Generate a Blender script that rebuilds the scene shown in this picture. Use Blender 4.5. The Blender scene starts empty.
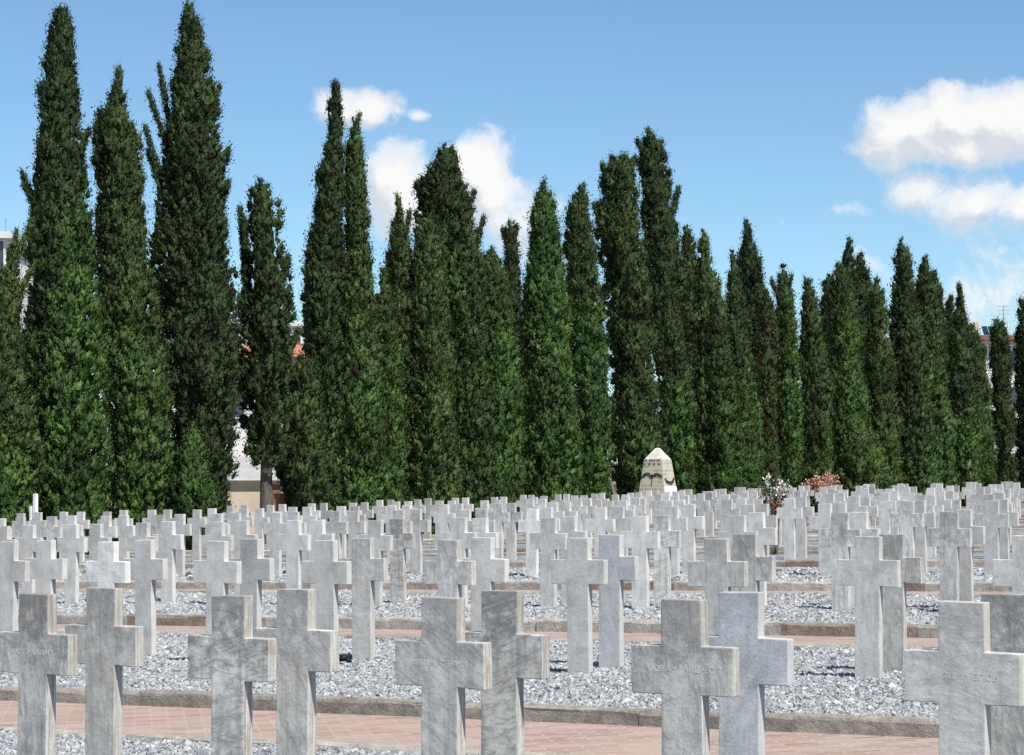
import bpy, bmesh, math, random
import numpy as np
from mathutils import Vector, Matrix
random.seed(7); rng = np.random.default_rng(11)
S = bpy.context.scene
COL = S.collection
PI = math.pi

# ------------------------------------------------------------------ site geometry
F = 2266.0; PITCH = 0.0431; ROLL = -0.0014; EYE = 1.66
ANG = 0.5337; CA, SA = math.cos(ANG), math.sin(ANG)

def drop(y):                                   # the plot falls away very slightly beyond the fourth row
    return 0.0062 * 3.0 * np.log1p(np.exp(np.minimum((np.asarray(y, float) - 26) / 3.0, 60)))
def ground(x, y):
    return 0.0239 * x + 0.0036 * y - drop(np.clip(y, -50, 140))
def world(gx, gy):                             # plot axes (along the rows, across them) to world x, y
    return gx * CA + gy * SA, -gx * SA + gy * CA
def at_px(px, py, y):                          # a point of the place at distance y seen in a direction
    v = 377.5 - py
    u = (px - 512) / F; w = v / F
    c, s = math.cos(PITCH), math.sin(PITCH)
    t = y / (c - w * s)
    return u * t, y, EYE + (s + w * c) * t
def line_depth(px, g):                         # distance at which a sight line meets the line gx = g
    return g / ((px - 512) / F * CA - SA)

# ------------------------------------------------------------------ helpers
def tag(o, label=None, cat=None, group=None, kind=None):
    if label: o['label'] = label
    if cat: o['category'] = cat
    if group: o['group'] = group
    if kind: o['kind'] = kind
    return o
def link(name, me, parent=None):
    o = bpy.data.objects.new(name, me); COL.objects.link(o)
    if parent: o.parent = parent
    return o
def empty(name, loc, rz=0.0):
    o = bpy.data.objects.new(name, None); COL.objects.link(o)
    o.location = loc; o.rotation_euler = (0, 0, rz); o.empty_display_size = 0.2
    return o
def from_bm(name, bm, mat, parent=None, smooth=False):
    me = bpy.data.meshes.new(name); bm.normal_update(); bm.to_mesh(me); bm.free()
    if mat: me.materials.append(mat)
    if smooth: me.polygons.foreach_set('use_smooth', [True] * len(me.polygons))
    return link(name, me, parent)
def from_np(name, V, Q, mat, col=None, parent=None, smooth=False, nrm=None):
    V = np.ascontiguousarray(V, np.float32); Q = np.ascontiguousarray(Q, np.int32)
    k = Q.shape[1]
    me = bpy.data.meshes.new(name)
    me.vertices.add(len(V)); me.vertices.foreach_set('co', V.ravel())
    me.loops.add(Q.size); me.loops.foreach_set('vertex_index', Q.ravel())
    me.polygons.add(len(Q)); me.polygons.foreach_set('loop_start', np.arange(0, Q.size, k, dtype=np.int32))
    me.polygons.foreach_set('use_smooth', np.full(len(Q), bool(smooth)))
    if col is not None:
        a = me.color_attributes.new('tint', 'FLOAT_COLOR', 'POINT')
        c4 = np.ones((len(V), 4), np.float32); c4[:, :3] = col
        a.data.foreach_set('color', c4.ravel())
    me.update(calc_edges=True)
    if nrm is not None:
        me.polygons.foreach_set('use_smooth', np.ones(len(Q), bool))
        me.normals_split_custom_set_from_vertices(np.ascontiguousarray(nrm, np.float32))
    me.materials.append(mat)
    return link(name, me, parent)
def box(bm, x0, x1, y0, y1, z0, z1):
    v = [bm.verts.new(p) for p in ((x0,y0,z0),(x1,y0,z0),(x1,y1,z0),(x0,y1,z0),(x0,y0,z1),(x1,y0,z1),(x1,y1,z1),(x0,y1,z1))]
    for f in ((0,3,2,1),(4,5,6,7),(0,1,5,4),(1,2,6,5),(2,3,7,6),(3,0,4,7)): bm.faces.new([v[i] for i in f])
    return v
def tube(bm, pts, rad, n=6):
    rings = []
    for i, p in enumerate(pts):
        p = Vector(p)
        d = (Vector(pts[min(i+1, len(pts)-1)]) - Vector(pts[max(i-1, 0)])).normalized()
        a = d.orthogonal().normalized(); b = d.cross(a)
        rings.append([bm.verts.new(p + float(rad[i]) * (a*math.cos(2*PI*k/n) + b*math.sin(2*PI*k/n))) for k in range(n)])
    for r0, r1 in zip(rings, rings[1:]):
        for k in range(n): bm.faces.new((r0[k], r0[(k+1)%n], r1[(k+1)%n], r1[k]))
    bm.faces.new(rings[0][::-1]); bm.faces.new(rings[-1])

def _h(i, j, k, s):
    n = (i * 374761393 + j * 668265263 + k * 2147483647 * 3 + s * 1274126177) & 0xffffffff
    n = ((n ^ (n >> 13)) * 1274126177) & 0xffffffff
    return ((n ^ (n >> 16)) & 0xffff) / 65535.0
def vnoise(P, s=0):
    P = np.asarray(P, float); I = np.floor(P).astype(np.int64); f = P - I; f = f*f*(3-2*f)
    r = 0
    for dx in (0,1):
        for dy in (0,1):
            for dz in (0,1):
                w = (f[:,0] if dx else 1-f[:,0])*(f[:,1] if dy else 1-f[:,1])*(f[:,2] if dz else 1-f[:,2])
                r = r + w*_h(I[:,0]+dx, I[:,1]+dy, I[:,2]+dz, s)
    return r

# ------------------------------------------------------------------ materials
class NT:
    def __init__(s, name):
        s.m = bpy.data.materials.new(name); s.m.use_nodes = True
        s.t = s.m.node_tree; s.t.nodes.clear()
        s.out = s.n('ShaderNodeOutputMaterial'); s.p = s.n('ShaderNodeBsdfPrincipled')
        s.l(s.p.outputs[0], s.out.inputs[0])
    def n(s, ty, **k):
        x = s.t.nodes.new(ty)
        for a, b in k.items(): setattr(x, a, b)
        return x
    def l(s, a, b): s.t.links.new(a, b)
    def val(s, sock, v):
        if isinstance(v, bpy.types.NodeSocket): s.l(v, sock)
        elif isinstance(v, (tuple, list)) and len(v) == 3 and sock.type == 'RGBA': sock.default_value = (*v, 1)
        else: sock.default_value = v
    def math(s, op, a, b=0.0, c=0.0, clamp=False):
        x = s.n('ShaderNodeMath', operation=op, use_clamp=clamp)
        for i, v in enumerate((a, b, c)): s.val(x.inputs[i], v)
        return x.outputs[0]
    def mix(s, f, a, b, bt='MIX'):
        x = s.n('ShaderNodeMix', data_type='RGBA', blend_type=bt)
        s.val(x.inputs[0], f); s.val(x.inputs[6], a); s.val(x.inputs[7], b)
        return x.outputs[2]
    def ramp(s, f, stops):
        x = s.n('ShaderNodeValToRGB'); e = x.color_ramp.elements
        while len(e) < len(stops): e.new(0.5)
        for i, (p, c) in enumerate(stops):
            e[i].position = p; e[i].color = (c, c, c, 1) if not isinstance(c, (tuple, list)) else (*c, 1)
        s.val(x.inputs[0], f); return x.outputs[0]
    def noise(s, v, sc, det=4, ro=0.55, dist=0.0):
        x = s.n('ShaderNodeTexNoise'); s.val(x.inputs['Vector'], v)
        x.inputs['Scale'].default_value = sc; x.inputs['Detail'].default_value = det
        x.inputs['Roughness'].default_value = ro; x.inputs['Distortion'].default_value = dist
        return x.outputs[0]
    def bump(s, h, st, d=0.01):
        x = s.n('ShaderNodeBump'); s.val(x.inputs['Height'], h); x.inputs['Strength'].default_value = st
        x.inputs['Distance'].default_value = d; s.l(x.outputs[0], s.p.inputs['Normal'])
    def fin(s, col, rough=0.8, spec=0.3):
        s.val(s.p.inputs['Base Color'], col); s.val(s.p.inputs['Roughness'], rough)
        s.p.inputs['Specular IOR Level'].default_value = spec
        return s.m
    def obj(s): return s.n('ShaderNodeTexCoord').outputs['Object']
    def mapping(s, v, rot=(0,0,0), sc=(1,1,1), loc=None):
        x = s.n('ShaderNodeMapping'); s.val(x.inputs[0], v)
        x.inputs['Rotation'].default_value = rot; x.inputs['Scale'].default_value = sc
        if loc is not None: s.val(x.inputs['Location'], loc)
        return x.outputs[0]

def mat_marble():
    t = NT('weathered_marble')
    oi = t.n('ShaderNodeObjectInfo'); sep = t.n('ShaderNodeSeparateColor'); t.l(oi.outputs['Color'], sep.inputs[0])
    tone, ang, dirt = sep.outputs[0], sep.outputs[1], sep.outputs[2]
    seed = t.n('ShaderNodeVectorMath', operation='SCALE'); t.l(oi.outputs['Location'], seed.inputs[0]); seed.inputs['Scale'].default_value = 3.7
    add = t.n('ShaderNodeVectorMath', operation='ADD'); t.l(t.obj(), add.inputs[0]); t.l(seed.outputs[0], add.inputs[1])
    P = add.outputs[0]
    rot = t.n('ShaderNodeVectorRotate', rotation_type='AXIS_ANGLE'); rot.inputs['Axis'].default_value = (0, 1, 0)
    t.l(P, rot.inputs['Vector']); t.val(rot.inputs['Angle'], t.math('MULTIPLY', ang, PI))
    V = t.mapping(rot.outputs[0], sc=(9, 9, 2.4))
    streak = t.noise(V, 2.2, 6, 0.62, 0.6)               # veins drawn out along one direction
    vein = t.ramp(t.math('ABSOLUTE', t.math('SUBTRACT', t.noise(V, 1.3, 5, 0.6, 1.2), 0.5)), [(0.0, 1.0), (0.035, 0.25), (0.11, 0.0)])
    blot = t.noise(P, 5.0, 5, 0.6)
    fine = t.noise(P, 70.0, 3, 0.7)
    base = t.mix(tone, (0.24, 0.23, 0.208), (0.80, 0.775, 0.73))
    k = t.math('ADD', t.math('MULTIPLY', streak, t.math('ADD', t.math('MULTIPLY', dirt, .45), .28)), t.math('MULTIPLY', blot, 0.62))
    k = t.math('ADD', k, t.math('MULTIPLY', fine, 0.38))
    k = t.ramp(k, [(0.42, 0.55), (0.66, 1.0), (0.92, 1.3)])
    c = t.mix(1.0, base, k, 'MULTIPLY')
    c = t.mix(t.math('MULTIPLY', vein, t.math('MULTIPLY', dirt, 0.75)), c, (0.16, 0.165, 0.175))
    # lichen and rain dirt: patchy, heavier on dirtier stones
    d2 = t.ramp(t.noise(P, 9.0, 6, 0.7), [(0.48, 0.0), (0.66, 1.0)])
    c = t.mix(t.math('MULTIPLY', d2, t.math('MULTIPLY', dirt, 0.55)), c, (0.15, 0.14, 0.125))
    c = t.mix(t.math('SUBTRACT', 1.0, oi.outputs['Alpha']), c, t.mix(1.0, c, (0.80, 0.95, 1.22), 'MULTIPLY'))     # a few bluish stones
    oz = t.n('ShaderNodeSeparateXYZ'); t.l(t.obj(), oz.inputs[0])
    td = t.ramp(t.math('ADD', t.math('MULTIPLY', oz.outputs[2], .55), t.math('MULTIPLY', t.noise(P, 13, 6, .72), .9)), [(0.84, 0.0), (1.08, 1.0)])
    c = t.mix(t.math('MULTIPLY', td, t.math('MULTIPLY', dirt, .75)), c, (0.125, 0.12, 0.11))
    rain = t.ramp(t.noise(t.mapping(P, sc=(16, 16, 1.1)), 1.5, 4, 0.6), [(0.50, 0.0), (0.66, 1.0)])
    c = t.mix(t.math('MULTIPLY', rain, t.math('ADD', t.math('MULTIPLY', dirt, .45), .12)), c, (0.20, 0.195, 0.185))
    geo = t.n('ShaderNodeNewGeometry')                     # brown run-off streaks on the rough-sawn edges
    vt = t.n('ShaderNodeVectorTransform', vector_type='NORMAL', convert_from='WORLD', convert_to='OBJECT')
    t.l(geo.outputs['Normal'], vt.inputs[0]); sx = t.n('ShaderNodeSeparateXYZ'); t.l(vt.outputs[0], sx.inputs[0])
    edge = t.math('GREATER_THAN', t.math('ABSOLUTE', sx.outputs[0]), 0.8)
    warm = t.mix(0.4, c, (0.60, 0.575, 0.515))
    es = t.ramp(t.noise(t.mapping(P, sc=(20, 34, 2.0)), 1.6, 4, 0.6), [(0.44, 0.0), (0.60, 1.0)])
    warm = t.mix(t.math('MULTIPLY', es, t.math('MULTIPLY', dirt, 0.9)), warm, (0.22, 0.17, 0.115))
    c = t.mix(edge, c, warm)
    t.bump(t.math('ADD', t.math('MULTIPLY', fine, 0.5), t.math('MULTIPLY', t.noise(P, 25, 4, 0.6), 0.8)), 0.5, 0.006)
    return t.fin(c, 0.72, 0.25)

def mat_gravel_sheet():
    t = NT('gravel_bed'); P = t.obj()
    v = t.n('ShaderNodeTexVoronoi'); t.l(P, v.inputs['Vector']); v.inputs['Scale'].default_value = 34
    sp = t.n('ShaderNodeSeparateColor'); t.l(v.outputs['Color'], sp.inputs[0])
    c = t.ramp(sp.outputs[0], [(0.0, (0.15, 0.16, 0.17)), (0.3, (0.27, 0.285, 0.295)), (0.75, (0.40, 0.415, 0.42)), (1.0, (0.52, 0.52, 0.51))])
    t.bump(t.math('SUBTRACT', 1.0, v.outputs['Distance']), 1.0, 0.05)
    return t.fin(c, 0.85, 0.2)
def mat_stone():
    t = NT('gravel_stone'); a = t.n('ShaderNodeAttribute', attribute_name='tint')
    c = t.mix(1.0, a.outputs['Color'], t.ramp(t.noise(t.obj(), 90, 3), [(0.3, 0.75), (0.7, 1.15)]), 'MULTIPLY')
    return t.fin(c, 0.8, 0.25)
def mat_paving():
    t = NT('pink_pavers'); P = t.mapping(t.obj(), rot=(0, 0, math.radians(-40)))
    b = t.n('ShaderNodeTexBrick'); t.l(P, b.inputs['Vector'])
    b.inputs['Scale'].default_value = 1.0; b.inputs['Brick Width'].default_value = 0.24; b.inputs['Row Height'].default_value = 0.08
    b.inputs['Mortar Size'].default_value = 0.009; b.inputs['Mortar Smooth'].default_value = 0.3
    b.inputs['Color1'].default_value = (0.37, 0.25, 0.205, 1); b.inputs['Color2'].default_value = (0.22, 0.145, 0.122, 1)
    b.inputs['Mortar'].default_value = (0.36, 0.30, 0.255, 1)
    n = t.noise(t.obj(), 1.6, 6, 0.65)
    c = t.mix(t.ramp(n, [(0.4, 0.0), (0.75, 0.7)]), b.outputs['Color'], (0.37, 0.315, 0.265))
    c = t.mix(t.ramp(t.noise(t.obj(), 26, 4, 0.7), [(0.45, 0.0), (0.8, 0.5)]), c, (0.30, 0.22, 0.19))
    t.bump(b.outputs['Fac'], -0.5, 0.01)
    return t.fin(c, 0.88, 0.2)
def mat_kerb():
    t = NT('kerb_stone'); P = t.obj(); a = t.n('ShaderNodeAttribute', attribute_name='tint')
    n = t.ramp(t.noise(P, 7, 7, 0.7), [(0.3, 0.55), (0.7, 1.25)])
    c = t.mix(1.0, a.outputs['Color'], n, 'MULTIPLY')
    c = t.mix(t.ramp(t.noise(P, 3.0, 5, 0.6), [(0.56, 0.0), (0.7, 0.6)]), c, (0.17, 0.11, 0.07))
    c = t.mix(t.ramp(t.noise(P, 30, 5, 0.7), [(0.55, 0.0), (0.75, 0.6)]), c, (0.46, 0.44, 0.38))
    t.bump(t.noise(P, 22, 6, 0.7), 0.9, 0.03)
    return t.fin(c, 0.9, 0.15)
def mat_foliage():
    t = NT('cypress_foliage'); a = t.n('ShaderNodeAttribute', attribute_name='tint')
    m = t.fin(a.outputs['Color'], 0.7, 0.12)
    tr = t.n('ShaderNodeBsdfTranslucent'); t.val(tr.inputs[0], t.mix(1.0, a.outputs['Color'], (1.15, 1.25, 0.6), 'MULTIPLY'))
    mx = t.n('ShaderNodeMixShader'); mx.inputs[0].default_value = 0.22
    t.l(t.p.outputs[0], mx.inputs[1]); t.l(tr.outputs[0], mx.inputs[2]); t.l(mx.outputs[0], t.out.inputs[0])
    return m
def mat_bark():
    t = NT('cypress_bark'); P = t.mapping(t.obj(), sc=(9, 9, 1.2))
    n = t.noise(P, 3, 6, 0.65)
    t.bump(n, 0.9, 0.05)
    return t.fin(t.ramp(n, [(0.3, (0.06, 0.05, 0.04)), (0.7, (0.19, 0.165, 0.14))]), 0.9, 0.1)
def mat_plain(name, c, rough=0.75, var=0.25, sc=6, spec=0.25, bump=0.2):
    t = NT(name); n = t.noise(t.obj(), sc, 5, 0.6)
    col = t.mix(1.0, c, t.ramp(n, [(0.3, 1 - var), (0.7, 1 + var * 0.5)]), 'MULTIPLY')
    if bump: t.bump(t.noise(t.obj(), sc * 6, 4, 0.6), bump, 0.01)
    return t.fin(col, rough, spec)
def mat_attr(name, rough=0.7):
    t = NT(name); a = t.n('ShaderNodeAttribute', attribute_name='tint'); return t.fin(a.outputs['Color'], rough, 0.2)
def mat_masonry():
    t = NT('monument_masonry'); P = t.obj()
    b = t.n('ShaderNodeTexBrick'); tc = t.mapping(P, rot=(PI/2, 0, 0)); t.l(tc, b.inputs['Vector'])
    # courses of squared stones follow the height whichever face is seen
    sp = t.n('ShaderNodeSeparateXYZ'); t.l(P, sp.inputs[0])
    cx = t.n('ShaderNodeCombineXYZ'); t.l(t.math('ADD', sp.outputs[0], sp.outputs[1]), cx.inputs[0]); t.l(sp.outputs[2], cx.inputs[1])
    t.l(cx.outputs[0], b.inputs['Vector'])
    b.inputs['Scale'].default_value = 1; b.inputs['Brick Width'].default_value = 0.26; b.inputs['Row Height'].default_value = 0.13
    b.inputs['Mortar Size'].default_value = 0.012
    b.inputs['Color1'].default_value = (0.46, 0.44, 0.36, 1); b.inputs['Color2'].default_value = (0.29, 0.275, 0.225, 1); b.inputs['Mortar'].default_value = (0.50, 0.49, 0.43, 1)
    c = t.mix(t.ramp(t.noise(P, 4, 5, 0.6), [(0.45, 0.0), (0.7, 0.6)]), b.outputs['Color'], (0.50, 0.40, 0.20))
    t.bump(b.outputs['Fac'], -0.6, 0.02)
    return t.fin(c, 0.9, 0.15)
def mat_tiles():
    t = NT('red_roof_tiles'); w = t.n('ShaderNodeTexWave'); t.l(t.obj(), w.inputs['Vector']); w.inputs['Scale'].default_value = 3; w.inputs['Distortion'].default_value = 1
    c = t.mix(w.outputs['Fac'], (0.36, 0.12, 0.07), (0.46, 0.19, 0.11)); return t.fin(c, 0.85, 0.2)

M = dict(marble=mat_marble(), sheet=mat_gravel_sheet(), stone=mat_stone(), pave=mat_paving(), kerb=mat_kerb(),
         leaf=mat_foliage(), bark=mat_bark(), masonry=mat_masonry(), tiles=mat_tiles(), flower=mat_attr('petals_and_leaves'),
         white=mat_plain('white_render', (0.74, 0.73, 0.70), 0.8, 0.12, 1.5), cream=mat_plain('cream_render', (0.55, 0.47, 0.35), 0.85, 0.15, 1.2),
         cap=mat_plain('pale_cut_stone', (0.56, 0.54, 0.46), 0.85, 0.3, 7), plaque=mat_plain('white_marble_slab', (0.80, 0.80, 0.79), 0.5, 0.1, 6),
         bronze=mat_plain('dark_bronze', (0.10, 0.115, 0.085), 0.6, 0.4, 14), engrave=mat_plain('engraved_letters', (0.62, 0.62, 0.61), 0.9, 0.4, 60, bump=0),
         soil=mat_plain('dry_soil', (0.22, 0.18, 0.13), 0.95, 0.4, 0.8), glass=mat_plain('window_glass', (0.05, 0.06, 0.075), 0.15, 0.2, 1, 0.6, 0),
         panel=mat_plain('solar_glass', (0.03, 0.05, 0.09), 0.2, 0.2, 2, 0.6, 0), metal=mat_plain('grey_metal', (0.35, 0.36, 0.37), 0.5, 0.2, 5, 0.4, 0),
         brown=mat_plain('brown_eave', (0.22, 0.12, 0.08), 0.8, 0.2, 3), black=mat_plain('black_plastic', (0.012, 0.013, 0.02), 0.5, 0.3, 30),
         terra=mat_plain('terracotta', (0.45, 0.17, 0.08), 0.85, 0.2, 5), paleroof=mat_plain('pale_roof_sheet', (0.62, 0.62, 0.60), 0.7, 0.15, 2))

# ------------------------------------------------------------------ ground, beds, paths, kerbs
PX = [-8.079, -15.129, -22.07, -29.02] + [-29.02 - 6.98 * k + e for k, e in zip(range(1, 8), (.744, .496, .868, .744, .868, .248, .4))]
PY = [8.831 + 7.312 * r for r in range(11)]
STEP, BACK = 1.2406, 0.5246
KF = [6.3, 13.6, 21.1, 28.78, 35.8] + [PY[r] - 2.4 for r in range(5, 11)]    # near face of each bed's kerb
KB = [11.43, 19.02, 26.45] + [PY[r] + 2.75 for r in range(3, 11)]            # far face
PATHZ = -0.098
GL = -36.3                                                                      # left end of the plot
GR = [3.5, 5, 8, 12, 16, 20, 24, 28, 32, 36, 40]

def sheet(name, gx0, gx1, gy0, gy1, dz, mat, kind, nx, ny):
    X, Y = np.meshgrid(np.linspace(gx0, gx1, nx), np.linspace(gy0, gy1, ny))
    wx, wy = world(X.ravel(), Y.ravel())
    V = np.stack([X.ravel(), Y.ravel(), ground(wx, wy) + dz], 1)
    i = np.arange(nx * ny).reshape(ny, nx)
    Q = np.stack([i[:-1,:-1].ravel(), i[:-1,1:].ravel(), i[1:,1:].ravel(), i[1:,:-1].ravel()], 1)
    o = from_np(name, V, Q, mat, smooth=True); o.rotation_euler = (0, 0, -ANG)
    return tag(o, kind=kind)

# the whole terrain, out to the horizon
_t = [np.concatenate([-np.geomspace(3000, 160, 10), np.linspace(-140, 140, 57), np.geomspace(160, 3000, 10)])] * 2
X, Y = np.meshgrid(_t[0], _t[1]); n_ = len(_t[0])
wx, wy = world(X.ravel(), Y.ravel())
V = np.stack([X.ravel(), Y.ravel(), ground(np.clip(wx, -250, 250), wy) - 0.30], 1)
i = np.arange(n_ * n_).reshape(n_, n_)
Q = np.stack([i[:-1,:-1].ravel(), i[:-1,1:].ravel(), i[1:,1:].ravel(), i[1:,:-1].ravel()], 1)
g = from_np('ground', V, Q, M['soil'], smooth=True); g.rotation_euler = (0, 0, -ANG); tag(g, kind='structure')

sheet('path', GL, 42, 2.0, PY[10] + 6, PATHZ, M['pave'], 'structure', 60, 60)

def kerb_line(gy, gx0, gx1, zt, depth, hue):
    """one kerb built from separate stones laid end to end"""
    V, Q, C = [], [], []
    x = gx0; n = 0
    while x < gx1:
        L = random.uniform(0.9, 1.7); x1 = min(x + L, gx1); m = 6
        base = np.array(hue) * random.uniform(0.8, 1.2)
        if random.random() < 0.10: base = np.array((0.27, 0.215, 0.175))
        dy, dz = random.uniform(-.006, .006), random.uniform(-.006, .006)
        # cross-section with worn, rounded arrises, subdivided along the stone for chips
        sec = [(0, -.35), (0, zt-.03), (.008, zt-.012), (.024, zt-.001), (.06, zt+.002), (depth-.03, zt), (depth-.006, zt-.012), (depth, zt-.03), (depth, -.35)]
        xs = np.linspace(x + .0015, x1 - .0015, m)
        off = len(V) if not V else sum(len(v) for v in V)
        vv = []
        for xx in xs:
            for (sy, sz) in sec:
                j = 0.007 if sz > -.3 else 0
                px_, py_ = xx, gy + sy + dy + random.uniform(-j, j)
                ww = world(px_, py_); vv.append((px_, py_, float(ground(*ww)) + sz + dz + random.uniform(-j, j) * .7))
        k = len(sec)
        for a in range(m - 1):
            for b in range(k - 1): Q.append((off + a*k + b + 1, off + a*k + b, off + (a+1)*k + b, off + (a+1)*k + b + 1))
        # end faces as quad strips
        for e, fl in ((0, 0), (m - 1, 1)):
            o0 = off + e * k
            for b in range(k // 2):
                q = (o0 + b, o0 + b + 1, o0 + k - 2 - b, o0 + k - 1 - b)
                if len(set(q)) == 4: Q.append(q[::-1] if fl else q)
        V.append(np.array(vv)); C.append(np.repeat(base[None], len(vv), 0))
        x = x1; n += 1
    o = from_np('kerb', np.concatenate(V), np.array(Q), M['kerb'], np.concatenate(C)); o.rotation_euler = (0, 0, -ANG)
    return tag(o, kind='structure')

for r in range(0, 10):
    g0 = max(GL, -26.0) if r == 0 else GL
    sheet('gravel_bed', g0 + .1, GR[r], KF[r] + .05, KB[r] - .05, -0.05, M['sheet'], 'structure', 40, 6)
    kerb_line(KF[r], g0, GR[r], 0.012 if r < 2 else 0.03, .13, (0.29, 0.265, 0.225) if r < 2 else (0.42, 0.395, 0.35))
    kerb_line(KB[r] - .12, g0, GR[r], 0.012, .12, (0.36, 0.34, 0.29))

# loose marble chippings on the beds
def chippings(gx0, gx1, gy0, gy1, dens, size, seed):
    R = np.random.default_rng(seed)
    n = int((gx1 - gx0) * (gy1 - gy0) * dens)
    X = R.uniform(gx0, gx1, n); Y = R.uniform(gy0, gy1, n)
    wx, wy = world(X, Y)
    k = (np.abs(wx) < wy * 0.235 + 1.6) & (wy > 5)
    X, Y, wx, wy = X[k], Y[k], wx[k], wy[k]; n = len(X)
    c8 = np.array([(-1,-1,-1),(1,-1,-1),(1,1,-1),(-1,1,-1),(-1,-1,1),(1,-1,1),(1,1,1),(-1,1,1)], float)
    f6 = np.array([(0,3,2,1),(4,5,6,7),(0,1,5,4),(1,2,6,5),(2,3,7,6),(3,0,4,7)])
    V = np.repeat(c8[None], n, 0) * R.uniform(0.45, 1.0, (n, 8, 3))
    V *= (size * np.exp(R.normal(0, .3, n)))[:, None, None] * R.uniform(.6, 1.1, (n, 1, 3)) * .5
    a = R.uniform(0, 2*PI, n); b = R.uniform(-1.1, 1.1, n); c = R.uniform(-1.1, 1.1, n)
    def rot(V, i, j, a):
        u = V[:,:,i]*np.cos(a)[:,None] - V[:,:,j]*np.sin(a)[:,None]; w = V[:,:,i]*np.sin(a)[:,None] + V[:,:,j]*np.cos(a)[:,None]
        V[:,:,i], V[:,:,j] = u, w
    rot(V, 1, 2, b); rot(V, 0, 2, c); rot(V, 0, 1, a)
    un = vnoise(np.stack([X * 1.1, Y * 1.1, X * 0], 1), seed) * .035 - .042      # slight heaps and hollows
    Z = ground(wx, wy) + un + R.uniform(-.012, .012, n)
    V += np.stack([X, Y, Z], 1)[:, None, :]
    q = (f6[None] + (np.arange(n) * 8)[:, None, None]).reshape(-1, 4)
    t = R.random(n)
    col = np.where((t < .10)[:, None], np.array((.12, .13, .14)), np.where((t < .42)[:, None], np.array((.245, .258, .268)), np.where((t < .85)[:, None], np.array((.355, .367, .37)), np.array((.47, .47, .463)))))
    col = col * R.uniform(.8, 1.15, (n, 1))
    warm = R.random(n) < .06; col[warm] = col[warm] * np.array((1.05, .93, .78))
    o = from_np('gravel', V.reshape(-1, 3), q, M['stone'], np.repeat(col, 8, 0)); o.rotation_euler = (0, 0, -ANG)
    tag(o, kind='stuff')
chippings(-12.5, 3, 8.6, KB[0] - .1, 5200, .024, 1)
chippings(-19.5, 4, KF[1] + .13, KB[1] - .1, 4600, .0255, 2)
chippings(-27, 5, KF[2] + .13, KB[2] - .1, 2300, .034, 3)
chippings(-34, 8, KF[3] + .13, KB[3] - .1, 420, .065, 4)

# ------------------------------------------------------------------ the crosses
CW, CS, CD, CT = 0.1972, 0.4862, 0.0721, 1.069
ARMS = [(CT - .202, CT - .411), (CT - .178, CT - .377)]     # the nearest row was cut with slightly longer heads
def cross_mesh(seed, AT, AB):
    R = random.Random(seed)
    w, s = CW / 2, CS / 2
    j = lambda a=.003: R.uniform(-a, a)
    out = [(-w-.002, -.16), (w+.002, -.16), (w, AB+j()), (s+j(), AB+j()), (s+j(), AT+j()), (w, AT+j()), (w+j(), CT+j()), (-w+j(), CT+j()), (-w, AT+j()), (-s+j(), AT+j()), (-s+j(), AB+j()), (-w, AB+j())]
    bm = bmesh.new()
    a = [bm.verts.new((x, 0, z)) for x, z in out]; b = [bm.verts.new((x, CD, z)) for x, z in out]
    n = len(out)
    # front and back each as five quads-and-a-centre so the bevel stays clean
    def cap(v, flip):
        fs = [(0,1,2,11), (11,2,5,8), (2,3,4,5), (8,9,10,11), (8,5,6,7)]
        for f in fs: bm.faces.new([v[i] for i in (f if not flip else f[::-1])])
    cap(a, False); cap(b, True)
    for i in range(n): bm.faces.new((a[(i+1)%n], a[i], b[i], b[(i+1)%n]))
    bm.normal_update()
    ed = [e for e in bm.edges if len(e.link_faces) == 2 and e.calc_face_angle(0) > .6]
    bmesh.ops.bevel(bm, geom=ed, offset=.0045, segments=2, profile=.6, affect='EDGES')
    me = bpy.data.meshes.new('grave_cross'); bm.to_mesh(me); bm.free()
    me.materials.append(M['marble'])
    return me
CROSS = [[cross_mesh(k, *a) for k in range(6)] for a in ARMS]
ORD = ['zeroth','first','second','third','fourth','fifth','sixth','seventh','eighth','ninth','tenth','eleventh','twelfth','thirteenth','fourteenth','fifteenth','sixteenth','seventeenth','eighteenth','nineteenth','twentieth','twenty-first','twenty-second','twenty-third','twenty-fourth']
# tone, vein direction, dirt for stones with a look of their own: (row, pair, back)
LOOK = {(0,0,0):(.36,.02,.75),(0,0,1):(.40,.03,.55),(0,1,0):(.50,.55,.85),(0,1,1):(.55,.18,.55),(0,2,0):(.42,.30,.6),(0,2,1):(.46,.62,.8),
        (0,3,0):(.42,.06,.6),(0,3,1):(.55,.80,.25),(0,4,0):(.55,.45,.35),(0,4,1):(.40,.10,.75),
        (1,1,0):(1.0,.25,.06),(1,6,1):(.52,.15,.6),(1,5,1):(.52,.1,.15),(1,7,1):(.46,.0,.55),(3,9,0):(1.0,.2,.0),(2,5,1):(.55,.5,.75)}
NEAR = {(0,0,0):'streaky bluish grey marble cross cut by the left edge, nearest row',
        (0,0,1):'vertically streaked bluish grey cross behind the leftmost nearest cross',
        (0,1,0):'blotchy grey marble cross, front of second pair from left, nearest row',
        (0,1,1):'pale cross with dark slanting veins, behind the blotchy one in nearest row',
        (0,2,0):'dark grey engraved cross, front of the middle pair, nearest row',
        (0,2,1):'brownish grey scratched cross behind the dark grey engraved one, nearest row',
        (0,3,0):'grey engraved cross with pale edge overlapping a bluish cross, nearest row',
        (0,3,1):'light bluish cross partly hidden behind a grey engraved cross, nearest row',
        (0,4,0):'large light grey engraved cross at the right edge, nearest row',
        (0,4,1):'dark streaked cross cut by the right edge behind the large light one',
        (1,1,0):'clean white veined cross standing out among grey ones, second row',
        (3,9,0):'brightest pure white marble cross among grey ones, fourth row'}
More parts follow.
